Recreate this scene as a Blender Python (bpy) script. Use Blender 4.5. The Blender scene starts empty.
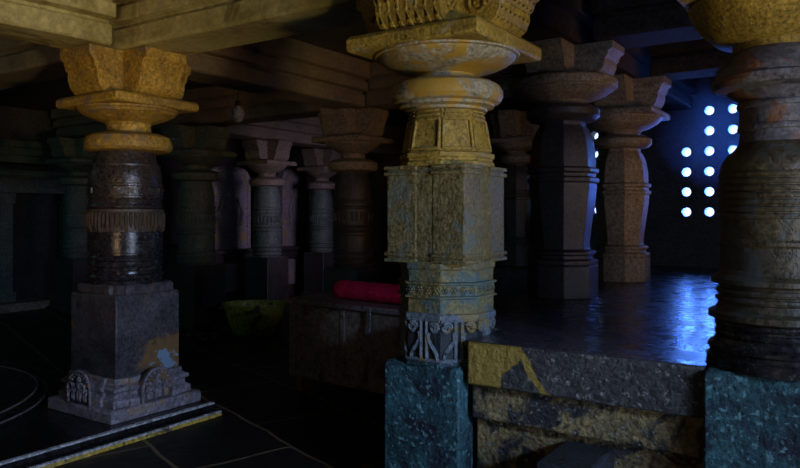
import bpy, bmesh, math, random
from mathutils import Vector, Matrix
random.seed(7)
PI = math.pi
SC = bpy.context.scene
COL = SC.collection

# ------------------------------------------------------------------ materials
def stone(name, c1, c2, rough=0.6, scale=3.0, bump=0.35, fine=45.0, stain=None, stain_amt=0.45,
          fleck=None, fleck_amt=0.62, fleck_scale=60.0, spec=0.5, paint=None, metal=0.0, micro=1.3, patch=None):
    m = bpy.data.materials.new(name); m.use_nodes = True
    nt = m.node_tree; N = nt.nodes; L = nt.links
    bs = N['Principled BSDF']
    tc = N.new('ShaderNodeTexCoord')
    def noise(s, d=6, r=0.6, dist=0.0):
        n = N.new('ShaderNodeTexNoise'); n.inputs['Scale'].default_value = s
        n.inputs['Detail'].default_value = d; n.inputs['Roughness'].default_value = r
        n.inputs['Distortion'].default_value = dist
        L.new(tc.outputs['Object'], n.inputs['Vector']); return n
    def ramp(src, p0, p1):
        r = N.new('ShaderNodeMapRange'); r.inputs['From Min'].default_value = p0; r.inputs['From Max'].default_value = p1
        L.new(src, r.inputs['Value']); return r.outputs['Result']
    def mix(f, a, b, mode='MIX'):
        x = N.new('ShaderNodeMix'); x.data_type = 'RGBA'; x.blend_type = mode
        if isinstance(f, float): x.inputs['Factor'].default_value = f
        else: L.new(f, x.inputs['Factor'])
        for i, v in ((6, a), (7, b)):
            if isinstance(v, tuple): x.inputs[i].default_value = (*v, 1)
            else: L.new(v, x.inputs[i])
        return x.outputs[2]
    n1 = noise(scale, 8, 0.65, 0.4)
    col = mix(ramp(n1.outputs['Fac'], 0.35, 0.65), c1, c2)
    n2 = noise(fine, 5, 0.7)
    g = ramp(n2.outputs['Fac'], 0.3, 0.7)
    v = N.new('ShaderNodeMath'); v.operation = 'MULTIPLY_ADD'; L.new(g, v.inputs[0]); v.inputs[1].default_value = micro; v.inputs[2].default_value = 0.87 - micro / 2
    gray = N.new('ShaderNodeCombineColor')
    for i in range(3): L.new(v.outputs[0], gray.inputs[i])
    col = mix(1.0, col, gray.outputs[0], 'MULTIPLY')
    if stain:
        n3 = noise(scale * 0.9, 6, 0.6, 1.2)
        col = mix(ramp(n3.outputs['Fac'], 0.62 - 0.25 * stain_amt, 0.70 - 0.25 * stain_amt), col, stain)
    if fleck:
        n4 = noise(fleck_scale, 3, 0.6)
        col = mix(ramp(n4.outputs['Fac'], fleck_amt, fleck_amt + 0.08), col, fleck)
    if patch:
        # a worn patch of old paint on one face, ragged outline: (centre, radius, inner colour, rim colour)
        pc, pr_, ci, co = patch
        dv = N.new('ShaderNodeVectorMath'); dv.operation = 'DISTANCE'; L.new(tc.outputs['Object'], dv.inputs[0]); dv.inputs[1].default_value = pc
        n7 = noise(13, 6, 0.7)
        dm = N.new('ShaderNodeMath'); dm.operation = 'MULTIPLY_ADD'; L.new(n7.outputs['Fac'], dm.inputs[0]); dm.inputs[1].default_value = 0.5; L.new(dv.outputs['Value'], dm.inputs[2])
        col = mix(ramp(dm.outputs[0], pr_ + 0.37, pr_ + 0.28), col, co)
        col = mix(ramp(dm.outputs[0], pr_ + 0.21, pr_ + 0.19), col, ci)
    if paint:
        # a painted patch with an outline of its own: (colour, axis value function built from object x and z)
        pc, x0, kz = paint
        sep = N.new('ShaderNodeSeparateXYZ'); L.new(tc.outputs['Object'], sep.inputs[0])
        n5 = noise(4.0, 4, 0.6)
        def mth(op, a, b=None, c=None):
            q = N.new('ShaderNodeMath'); q.operation = op
            for i, v in enumerate((a, b, c)):
                if v is None: continue
                if isinstance(v, (int, float)): q.inputs[i].default_value = v
                else: L.new(v, q.inputs[i])
            return q.outputs[0]
        nz = mth('MULTIPLY_ADD', n5.outputs['Fac'], 0.5, -0.25)
        edge = mth('ADD', mth('MULTIPLY_ADD', sep.outputs['Z'], kz, sep.outputs['X']), nz)
        body = ramp(edge, x0 + 0.02, x0)
        sk = mth('ABSOLUTE', mth('ADD', mth('MULTIPLY_ADD', sep.outputs['Z'], 0.74, sep.outputs['X']), mth('MULTIPLY_ADD', nz, 0.35, -0.21)))
        streak = ramp(sk, 0.034, 0.024)
        col = mix(mth('MAXIMUM', body, streak), col, pc)
    L.new(col, bs.inputs['Base Color'])
    r2 = N.new('ShaderNodeMapRange'); L.new(n2.outputs['Fac'], r2.inputs['Value'])
    r2.inputs['From Min'].default_value = 0.3; r2.inputs['From Max'].default_value = 0.7
    r2.inputs['To Min'].default_value = max(0.05, rough - 0.12); r2.inputs['To Max'].default_value = min(1, rough + 0.12)
    L.new(r2.outputs['Result'], bs.inputs['Roughness'])
    bs.inputs['Specular IOR Level'].default_value = spec
    bs.inputs['Metallic'].default_value = metal
    b1 = N.new('ShaderNodeBump'); b1.inputs['Strength'].default_value = bump; b1.inputs['Distance'].default_value = 0.012
    L.new(n2.outputs['Fac'], b1.inputs['Height'])
    b2 = N.new('ShaderNodeBump'); b2.inputs['Strength'].default_value = bump * 0.8; b2.inputs['Distance'].default_value = 0.03
    n6 = noise(scale * 4, 5, 0.6); L.new(n6.outputs['Fac'], b2.inputs['Height']); L.new(b1.outputs['Normal'], b2.inputs['Normal'])
    L.new(b2.outputs['Normal'], bs.inputs['Normal'])
    return m

def paved(name, c1, c2, joint, bw, rh, rough, rot=0.0, msize=0.012, bump=0.3, spec=0.5, off=0.5):
    m = bpy.data.materials.new(name); m.use_nodes = True
    nt = m.node_tree; N = nt.nodes; L = nt.links; bs = N['Principled BSDF']
    tc = N.new('ShaderNodeTexCoord'); mp = N.new('ShaderNodeMapping'); mp.inputs['Rotation'].default_value = (0, 0, rot)
    L.new(tc.outputs['Object'], mp.inputs['Vector'])
    nz = N.new('ShaderNodeTexNoise'); nz.inputs['Scale'].default_value = 1.7; nz.inputs['Detail'].default_value = 4
    L.new(tc.outputs['Object'], nz.inputs['Vector'])
    vm = N.new('ShaderNodeVectorMath'); vm.operation = 'MULTIPLY_ADD'
    L.new(nz.outputs['Color'], vm.inputs[0]); vm.inputs[1].default_value = (0.12, 0.12, 0); L.new(mp.outputs[0], vm.inputs[2])
    br = N.new('ShaderNodeTexBrick'); br.inputs['Scale'].default_value = 1.0
    br.inputs['Brick Width'].default_value = bw; br.inputs['Row Height'].default_value = rh
    br.inputs['Mortar Size'].default_value = msize; br.inputs['Mortar Smooth'].default_value = 0.3; br.offset = off
    br.inputs['Color1'].default_value = (*c1, 1); br.inputs['Color2'].default_value = (*c2, 1); br.inputs['Mortar'].default_value = (*joint, 1)
    L.new(vm.outputs[0], br.inputs['Vector'])
    n2 = N.new('ShaderNodeTexNoise'); n2.inputs['Scale'].default_value = 9; n2.inputs['Detail'].default_value = 8; n2.inputs['Roughness'].default_value = 0.65
    L.new(tc.outputs['Object'], n2.inputs['Vector'])
    mx = N.new('ShaderNodeMix'); mx.data_type = 'RGBA'; mx.blend_type = 'MULTIPLY'; mx.inputs['Factor'].default_value = 0.7
    L.new(br.outputs['Color'], mx.inputs[6]); L.new(n2.outputs['Color'], mx.inputs[7])
    L.new(mx.outputs[2], bs.inputs['Base Color'])
    mr = N.new('ShaderNodeMapRange'); L.new(n2.outputs['Fac'], mr.inputs['Value'])
    mr.inputs['From Min'].default_value = 0.3; mr.inputs['From Max'].default_value = 0.7
    mr.inputs['To Min'].default_value = max(0.05, rough - 0.1); mr.inputs['To Max'].default_value = rough + 0.1
    L.new(mr.outputs['Result'], bs.inputs['Roughness']); bs.inputs['Specular IOR Level'].default_value = spec
    bu = N.new('ShaderNodeBump'); bu.inputs['Strength'].default_value = bump; bu.inputs['Distance'].default_value = 0.02
    ad = N.new('ShaderNodeMath'); ad.operation = 'MULTIPLY_ADD'; L.new(br.outputs['Fac'], ad.inputs[0]); ad.inputs[1].default_value = -0.6; L.new(n2.outputs['Fac'], ad.inputs[2])
    L.new(ad.outputs[0], bu.inputs['Height']); L.new(bu.outputs[0], bs.inputs['Normal'])
    return m

M = {}
M['ochre']    = stone('ochre_stone', (.22, .135, .025), (.44, .28, .04), 0.6, 4, 0.4, 40, stain=(.16, .12, .09), stain_amt=0.25)
M['ochre2']   = stone('golden_granular_stone', (.28, .19, .035), (.46, .32, .05), 0.6, 4, 0.55, 55, stain=(.40, .38, .30), stain_amt=0.12)
M['palebowl'] = stone('pale_washed_stone', (.30, .27, .17), (.44, .41, .33), 0.55, 4, 0.3, 40, stain=(.42, .26, .04), stain_amt=0.62)
M['olive']    = stone('olive_granular_stone', (.15, .12, .04), (.23, .19, .075), 0.62, 4, 0.9, 48, stain=(.13, .15, .11), stain_amt=0.3, fleck=(.36, .30, .13), fleck_scale=75)
M['bands']    = stone('green_weathered_stone', (.20, .155, .05), (.27, .23, .09), 0.55, 5, 0.7, 48, stain=(.10, .15, .13), stain_amt=0.5, fleck=(.38, .30, .12), fleck_scale=70)
M['scroll']   = stone('blue_grey_carved_stone', (.13, .17, .20), (.22, .26, .27), 0.45, 6, 0.4, 48, stain=(.26, .19, .07), stain_amt=0.35)
M['recess']   = stone('dark_stone_recess_shade', (.022, .026, .03), (.04, .045, .05), 0.6, 6, 0.4, 48)  # dark stone; on the scroll band it paints in the recess shade
M['tealblock']= stone('teal_flecked_stone', (.018, .055, .065), (.07, .20, .21), 0.5, 3.2, 0.8, 50, stain=(.022, .026, .04), stain_amt=0.5, fleck=(.17, .36, .36), fleck_scale=36, fleck_amt=0.58)
M['shaft']    = stone('dark_brown_soapstone', (.028, .024, .024), (.05, .04, .035), 0.28, 6, 0.2, 40)
M['rshaft']   = stone('ringed_dark_stone', (.06, .05, .03), (.115, .092, .05), 0.38, 5, 0.3, 40, stain=(.08, .085, .08), stain_amt=0.4)
M['rneck']    = stone('blue_red_weathered_stone', (.10, .105, .14), (.17, .17, .21), 0.5, 7, 0.4, 40, stain=(.22, .10, .06), stain_amt=0.3)
M['dark']     = stone('dark_polished_soapstone', (.022, .020, .022), (.04, .034, .032), 0.22, 5, 0.12, 30, fleck=(.12, .10, .08))
M['darkband'] = stone('worn_brown_soapstone', (.065, .05, .034), (.11, .08, .05), 0.45, 6, 0.3, 40)
M['block']    = stone('grey_mauve_stone', (.055, .047, .048), (.13, .11, .11), 0.42, 3.5, 0.35, 40, stain=(.20, .10, .035), stain_amt=0.15, patch=((0.294, 0.15, 0.33), 0.13, (.26, .36, .45), (.26, .14, .05)))
M['plinth']   = stone('dusty_mauve_stone', (.20, .16, .17), (.40, .34, .36), 0.6, 6, 0.5, 40, stain=(.40, .24, .12), stain_amt=0.25)
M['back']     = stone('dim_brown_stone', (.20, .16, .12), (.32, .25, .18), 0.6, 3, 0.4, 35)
M['backdark'] = stone('shade_dark_stone', (.04, .036, .034), (.075, .068, .07), 0.42, 3, 0.3, 35)  # dark stone, with the back hall's shade put into its colour
M['greenish'] = stone('green_grey_stone', (.09, .12, .105), (.15, .19, .165), 0.55, 3, 0.4, 35)  # greenish grey stone tone
M['beam']     = stone('streaked_beam_stone', (.26, .225, .075), (.52, .48, .24), 0.65, 2.0, 0.4, 22, stain=(.17, .13, .06), stain_amt=0.3, micro=0.6)
M['beamback'] = stone('grey_beam_stone', (.16, .13, .10), (.25, .20, .15), 0.65, 2.5, 0.4, 30, micro=0.7)
M['beamdim']  = stone('shade_purple_beam_stone', (.03, .022, .022), (.055, .042, .04), 0.85, 2.5, 0.4, 30, spec=0.2)  # beam stone darkened against blue bounce, shade put into the colour
M['wall']     = stone('sooty_wall_stone', (.07, .06, .06), (.12, .10, .10), 0.7, 1.5, 0.4, 25)
M['ceil']     = stone('sooty_ceiling_stone', (.05, .045, .04), (.08, .07, .06), 0.7, 1.5, 0.4, 25)
M['slabwash'] = stone('whitewashed_slab', (.26, .22, .26), (.38, .33, .38), 0.6, 4, 0.4, 35, stain=(.42, .30, .12), stain_amt=0.3)
M['kerb']     = stone('kerb_stone', (.16, .14, .12), (.26, .22, .18), 0.33, 5, 0.4, 40)
M['kerbglint'] = stone('worn_edge_glint_stone', (.6, .6, .6), (.8, .78, .75), 0.3, 8, 0.3, 40, stain=(.2, .18, .14), stain_amt=0.25)  # pale colour paints in the sky glints on the worn kerb edges
M['kerbochre']= stone('ochre_edge_stone', (.6, .38, .05), (.8, .52, .08), 0.5, 8, 0.3, 40, stain=(.08, .06, .04), stain_amt=0.35)
M['raised']   = stone('black_polished_floor_stone', (.012, .010, .010), (.022, .018, .018), 0.3, 2, 0.15, 25, spec=0.4)
M['floor']    = paved('dark_flagstones', (.022, .019, .017), (.036, .029, .024), (.34, .24, .12), 1.25, 0.8, 0.5, 0.35, 0.016, spec=0.3)
M['platform'] = paved('polished_platform_slabs', (.085, .075, .09), (.115, .105, .12), (.22, .18, .15), 1.6, 0.85, 0.27, 0.0, 0.008, 0.07)
M['slab']     = stone('speckled_edge_stone', (.07, .065, .06), (.13, .115, .10), 0.5, 5, 0.9, 45, fleck=(.38, .35, .31), fleck_scale=34, fleck_amt=0.60, paint=((.50, .33, .06), -0.98, -0.55))
M['riser']    = stone('patched_riser_stone', (.22, .18, .10), (.58, .40, .14), 0.6, 5, 0.9, 40, stain=(.05, .045, .04), stain_amt=0.55, fleck=(.36, .36, .34), fleck_scale=50, fleck_amt=0.6)
M['chest']    = stone('blackened_chest_wood', (.20, .155, .12), (.28, .22, .17), 0.45, 4, 0.2, 30, stain=(.10, .04, .03), stain_amt=0.2)
M['chestlid'] = stone('chest_lid_wood', (.20, .165, .165), (.28, .23, .23), 0.4, 4, 0.2, 30)
M['steel']    = stone('dull_steel', (.30, .30, .28), (.40, .40, .38), 0.35, 10, 0.1, 60, metal=0.8)
M['red']      = stone('crimson_cloth', (.72, .012, .07), (.9, .02, .11), 0.85, 12, 0.5, 90, spec=0.2)
M['basin']    = stone('yellow_green_metal', (.46, .40, .05), (.62, .54, .08), 0.5, 5, 0.3, 30, stain=(.12, .06, .03), stain_amt=0.4)
M['greens']   = stone('wilted_leaves', (.06, .10, .03), (.12, .16, .05), 0.7, 20, 0.5, 60)
M['glassy']   = stone('milky_glass', (.55, .6, .65), (.7, .75, .8), 0.2, 5, 0.0, 30)
M['black']    = stone('black_cable', (.02, .02, .02), (.03, .03, .03), 0.5, 5, 0.0, 30)
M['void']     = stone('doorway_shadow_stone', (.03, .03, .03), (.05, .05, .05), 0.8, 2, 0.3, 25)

# ------------------------------------------------------------------ mesh helpers
def obj(name, bm, mat, parent=None, sharp=35, bevel=0.0, loc=None):
    bmesh.ops.recalc_face_normals(bm, faces=bm.faces)
    me = bpy.data.meshes.new(name); bm.to_mesh(me); bm.free()
    me.materials.append(M[mat] if isinstance(mat, str) else mat)
    for p in me.polygons: p.use_smooth = True
    me.set_sharp_from_angle(angle=math.radians(sharp))
    o = bpy.data.objects.new(name, me); COL.objects.link(o)
    if parent: o.parent = parent
    if loc: o.location = loc
    if bevel:
        bv = o.modifiers.new('bevel', 'BEVEL'); bv.width = bevel; bv.segments = 2; bv.limit_method = 'ANGLE'; bv.angle_limit = math.radians(40)
    return o

def thing(name, label, cat, loc=(0, 0, 0), rz=0.0, group=None):
    o = bpy.data.objects.new(name, None); COL.objects.link(o)
    o.empty_display_size = 0.2; o.location = loc; o.rotation_euler = (0, 0, rz)
    return tag(o, label, cat, group)
def tag(o, label, cat, group=None):
    o['label'] = label; o['category'] = cat; o['kind'] = 'thing'
    if group: o['group'] = group
    return o
def struct(name, bm, mat, bevel=0.0):
    o = obj(name, bm, mat, bevel=bevel); o['kind'] = 'structure'; return o

def box(bm, x0, x1, y0, y1, z0, z1, M4=None):
    vs = [bm.verts.new(Vector(p) if M4 is None else M4 @ Vector(p)) for p in
          ((x0, y0, z0), (x1, y0, z0), (x1, y1, z0), (x0, y1, z0), (x0, y0, z1), (x1, y0, z1), (x1, y1, z1), (x0, y1, z1))]
    for f in ((3, 2, 1, 0), (4, 5, 6, 7), (0, 1, 5, 4), (1, 2, 6, 5), (2, 3, 7, 6), (3, 0, 4, 7)):
        bm.faces.new([vs[i] for i in f])
def loft(bm, rings, cap=True):
    R = [[bm.verts.new(p) for p in r] for r in rings]
    n = len(R[0])
    for a, b in zip(R, R[1:]):
        for i in range(n): bm.faces.new((a[i], a[(i + 1) % n], b[(i + 1) % n], b[i]))
    if cap:
        bm.faces.new(R[0][::-1]); bm.faces.new(R[-1])
def circ(n=48, rot=0.0): return [(math.cos(rot + 2 * PI * i / n), math.sin(rot + 2 * PI * i / n)) for i in range(n)]
OCT = [(x / math.cos(PI / 8), y / math.cos(PI / 8)) for x, y in circ(8, PI / 8)]
SQ = [(1, -1), (1, 1), (-1, 1), (-1, -1)]
def star(n=16, k=0.93):
    return [((1 if i % 2 == 0 else k) * math.cos(2 * PI * i / (2 * n)), (1 if i % 2 == 0 else k) * math.sin(2 * PI * i / (2 * n))) for i in range(2 * n)]
def ratha(k=0.86, w=0.62):   # square with stepped-back corners
    q = [(1, -w), (1, w), (k, w), (k, k), (w, k), (w, 1), (-w, 1), (-w, k), (-k, k), (-k, w), (-1, w), (-1, -w), (-k, -w), (-k, -k), (-w, -k), (-w, -1), (w, -1), (w, -k), (k, -k), (k, -w)]
    return q
def turn(bm, prof, poly=None, cx=0, cy=0):
    poly = poly or circ()
    loft(bm, [[(cx + r * x, cy + r * y, z) for x, y in poly] for r, z in prof])
def tube(bm, pts, r, n=8):
    pts = [Vector(p) for p in pts]; rings = []
    for i, p in enumerate(pts):
        t = (pts[min(i + 1, len(pts) - 1)] - pts[max(i - 1, 0)]).normalized()
        up = Vector((0, 0, 1)) if abs(t.z) < 0.9 else Vector((1, 0, 0))
        a = t.cross(up).normalized(); b = t.cross(a)
        rr = r[i] if isinstance(r, (list, tuple)) else r
        rings.append([p + rr * (math.cos(2 * PI * k / n) * a + math.sin(2 * PI * k / n) * b) for k in range(n)])
    loft(bm, rings)
def blob(bm, c, s, M4=None, sub=2):
    r = bmesh.ops.create_icosphere(bm, subdivisions=sub, radius=1.0)
    for v in r['verts']:
        p = Vector((v.co.x * s[0] + c[0], v.co.y * s[1] + c[1], v.co.z * s[2] + c[2]))
        v.co = M4 @ p if M4 else p
def ring_rib(prof):   # expands [(r0,r1,z0,z1)] style torus bumps into a profile
    return prof
def bead(r, z, h, d):  # rounded band of height h bulging by d
    return [(r, z - h / 2), (r + d * 0.75, z - h * 0.36), (r + d, z), (r + d * 0.75, z + h * 0.36), (r, z + h / 2)]

def rotz(k): return Matrix.Rotation(k * PI / 2, 4, 'Z')

# ------------------------------------------------------------------ pillar pieces
def bracket(parent, z0, z1, L=0.5, w=0.4, mat='ochre', name='bracket', carved=False):
    bm = bmesh.new(); h = z1 - z0
    box(bm, -w * 0.52, w * 0.52, -w * 0.52, w * 0.52, z0, z1)
    prof = [(0.1, 0), (L * 0.64, 0), (L * 0.74, 0.05 * h), (L * 0.82, 0.17 * h), (L * 0.86, 0.36 * h), (L * 0.86, 0.50 * h), (L * 0.90, 0.56 * h), (L * 0.93, 0.72 * h), (L, 0.80 * h), (L, h), (0.1, h)]
    for k in range(4):
        R = rotz(k)
        loft(bm, [[R @ Vector((x, s * w / 2, z0 + z)) for x, z in prof] for s in (-1, 1)])
        # raised ribs down the end of the arm
        n = 7 if carved else 0
        for j in range(n):
            y = (-0.5 + (j + 0.5) / n) * w
            pr = [(L * 0.55, 0.004), (L * 0.73, 0.05 * h), (L * 0.81, 0.17 * h), (L * 0.85, 0.36 * h), (L * 0.85, 0.50 * h), (L * 0.90, 0.58 * h), (L * 0.92, 0.72 * h)]
            tube(bm, [R @ Vector((x, y, z0 + z)) for x, z in [(q[0] - 0.006, q[1]) for q in pr]], w / n * 0.30, 6)
        if carved:   # scroll volutes on both cheeks of the arm
            for s in (-1, 1):
                sp = []
                for t in range(26):
                    a = t / 25 * 3.6 * PI; rr = 0.26 * h * (1 - t / 30)
                    sp.append(R @ Vector((L * 0.62 + rr * math.cos(a), s * w * 0.515, z0 + 0.46 * h + rr * math.sin(a))))
                tube(bm, sp, 0.012, 6)
    return obj(name, bm, mat, parent, 40)

def abacus(parent, z0, z1, s, mat, rnd=False):
    bm = bmesh.new(); h = z1 - z0
    pl = circ(40) if rnd else SQ
    turn(bm, [(s - 0.012, z0), (s, z0 + 0.012), (s, z1 - 0.02), (s - 0.02, z1)], pl)
    return obj('abacus', bm, mat, parent, 30, 0.006)

def bowl(parent, prof, mat, name='bowl_capital', poly=None):
    bm = bmesh.new(); turn(bm, prof, poly); return obj(name, bm, mat, parent, 28)

def arch_panel(bm, br, R, off, w, z0, z1, seed):
    """round-headed carved stela standing on the face at distance off"""
    rnd = random.Random(seed); h = z1 - z0
    pts = [(-w / 2, z0)] + [(-w / 2 * math.cos(PI * t / 12), z1 - w / 2 + w / 2 * math.sin(PI * t / 12)) for t in range(13)] + [(w / 2, z0)]
    loft(bm, [[R @ Vector((x, y, z)) for x, z in pts] for y in (off - 0.02, off + 0.012)])
    # rim
    tube(br, [R @ Vector((x * 0.93, off + 0.014, z0 + (z - z0) * 0.96)) for x, z in pts], 0.012, 6)
    # relief figures
    for fx, s in ((0, 1.0), (-w * 0.25, 0.72), (w * 0.25, 0.72)):
        b = z0 + 0.02
        H = h * 0.72 * s
        blob(br, (fx, off + 0.016, b + H * 0.88), (0.024 * s, 0.018, 0.028 * s), R, 2)
        blob(br, (fx, off + 0.014, b + H * 0.60), (0.034 * s, 0.018, H * 0.19), R, 2)
        blob(br, (fx - 0.014 * s, off + 0.012, b + H * 0.23), (0.016 * s, 0.016, H * 0.24), R, 2)
        blob(br, (fx + 0.014 * s, off + 0.012, b + H * 0.23), (0.016 * s, 0.016, H * 0.24), R, 2)
        for d in (-1, 1):
            tube(br, [R @ Vector(p) for p in ((fx + d * 0.03 * s, off + 0.016, b + H * 0.74), (fx + d * 0.05 * s, off + 0.018, b + H * 0.58), (fx + d * 0.035 * s, off + 0.022, b + H * 0.47))], 0.009, 6)
    for j in range(9):
        t = (j + 1) / 10 * PI
        blob(br, (-w * 0.37 * math.cos(t), off + 0.014, z1 - w / 2 + w * 0.37 * math.sin(t)), (0.013, 0.011, 0.013), R, 1)

# ------------------------------------------------------------------ positions
BACK_ROW = 'temple pillars'
LEFT = (-4.99, 3.57, -0.03); MAIN = (-2.04, 3.57, -0.12); RIGHT = (-0.334, 3.56, -0.12)

# ---- left pillar
def left_pillar():
    t = thing('stone_pillar', 'dark turned stone pillar with orange-ochre capital on a carved square plinth at left', 'pillar', LEFT)
    bm = bmesh.new(); turn(bm, [(0.415, -0.03), (0.415, 0.05), (0.40, 0.065)], SQ); obj('plinth_slab', bm, 'plinth', t, 30, 0.008)
    bm = bmesh.new(); turn(bm, [(0.385, 0.06), (0.385, 0.115), (0.35, 0.135), (0.35, 0.165), (0.375, 0.18), (0.375, 0.205), (0.33, 0.225), (0.33, 0.265)], ratha(0.93, 0.6))
    obj('base_moulding', bm, 'plinth', t, 30, 0.006)
    for k in range(4):
        bm = bmesh.new(); br = bmesh.new(); arch_panel(bm, br, rotz(k), 0.392, 0.30, 0.066, 0.325, k)
        cp = obj('carved_panel', bm, 'block', t, 40); obj('relief_figures', br, 'plinth', cp, 40)  # panel darker than figures: relief shade put into the colours
    bm = bmesh.new(); turn(bm, [(0.287, 0.26), (0.294, 0.275), (0.294, 0.875), (0.283, 0.895)], SQ); obj('base_block', bm, 'block', t, 30, 0.01)
    bm = bmesh.new(); turn(bm, [(0.29, 0.89), (0.29, 0.945), (0.275, 0.965)], ratha(0.9, 0.7)); obj('block_top', bm, 'block', t, 30, 0.006)
    pr = [(0.28, 0.955), (0.285, 0.985)] + bead(0.27, 1.02, 0.045, 0.026) + bead(0.268, 1.075, 0.03, 0.012) + bead(0.27, 1.12, 0.05, 0.02) + bead(0.268, 1.17, 0.035, 0.018) \
        + [(0.268, 1.20), (0.284, 1.205), (0.284, 1.365), (0.276, 1.37)]
    bm = bmesh.new(); turn(bm, pr, circ(64)); obj('lower_shaft', bm, 'dark', t, 25)
    bm = bmesh.new(); turn(bm, [(0.277, 1.365), (0.279, 1.52), (0.29, 1.525), (0.29, 1.545), (0.277, 1.55)], circ(64))
    for i in range(52):
        a = 2 * PI * i / 52; c, s = math.cos(a), math.sin(a); L = 0.125 + 0.02 * (i % 3)
        tube(bm, [(0.280 * c, 0.280 * s, 1.53), (0.291 * c, 0.291 * s, 1.50), (0.291 * c, 0.291 * s, 1.53 - L * 0.75), (0.283 * c, 0.283 * s, 1.53 - L)], [0.008, 0.013, 0.013, 0.006], 6)
    obj('tassel_band', bm, 'darkband', t, 40)
    pr = [(0.276, 1.545)] + bead(0.272, 1.57, 0.035, 0.014) + bead(0.27, 1.61, 0.025, 0.01) + [(0.274, 1.63), (0.286, 1.635), (0.286, 1.65), (0.276, 1.655), (0.276, 1.725), (0.286, 1.73), (0.286, 1.745), (0.278, 1.75),
         (0.279, 1.80), (0.272, 1.85), (0.262, 1.88), (0.268, 1.885), (0.268, 1.90), (0.25, 1.905), (0.235, 1.95), (0.225, 1.985), (0.22, 2.01)]
    bm = bmesh.new(); turn(bm, pr, circ(64))
    for i in range(10):   # raised lozenge panels in the belt
        a = 2 * PI * i / 10
        Rm = Matrix.Rotation(a, 4, 'Z'); box(bm, 0.272, 0.284, -0.06, 0.06, 1.67, 1.712, Rm)
    obj('upper_shaft', bm, 'shaft', t, 25)
    bm = bmesh.new(); turn(bm, [(0.22, 2.0), (0.315, 2.01), (0.338, 2.03), (0.338, 2.075), (0.32, 2.12), (0.27, 2.145), (0.18, 2.15)], circ(64)); obj('cushion', bm, 'ochre', t, 28)
    bowl(t, [(0.175, 2.14), (0.17, 2.22), (0.18, 2.235), (0.215, 2.245), (0.30, 2.275), (0.36, 2.305), (0.372, 2.325), (0.384, 2.33), (0.384, 2.345), (0.375, 2.36)], 'ochre')
    abacus(t, 2.345, 2.425, 0.388, 'ochre')
    bracket(t, 2.42, 2.765, 0.47, 0.38, 'ochre')
    for c in list(bpy.data.objects):
        if c.parent == t:
            c.location.z = 0.03
            if c.name.split('.')[0] not in ('cushion', 'bowl_capital', 'abacus', 'bracket'): c.location.x, c.location.y = -0.019, -0.012
    return t
left_pillar()

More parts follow.
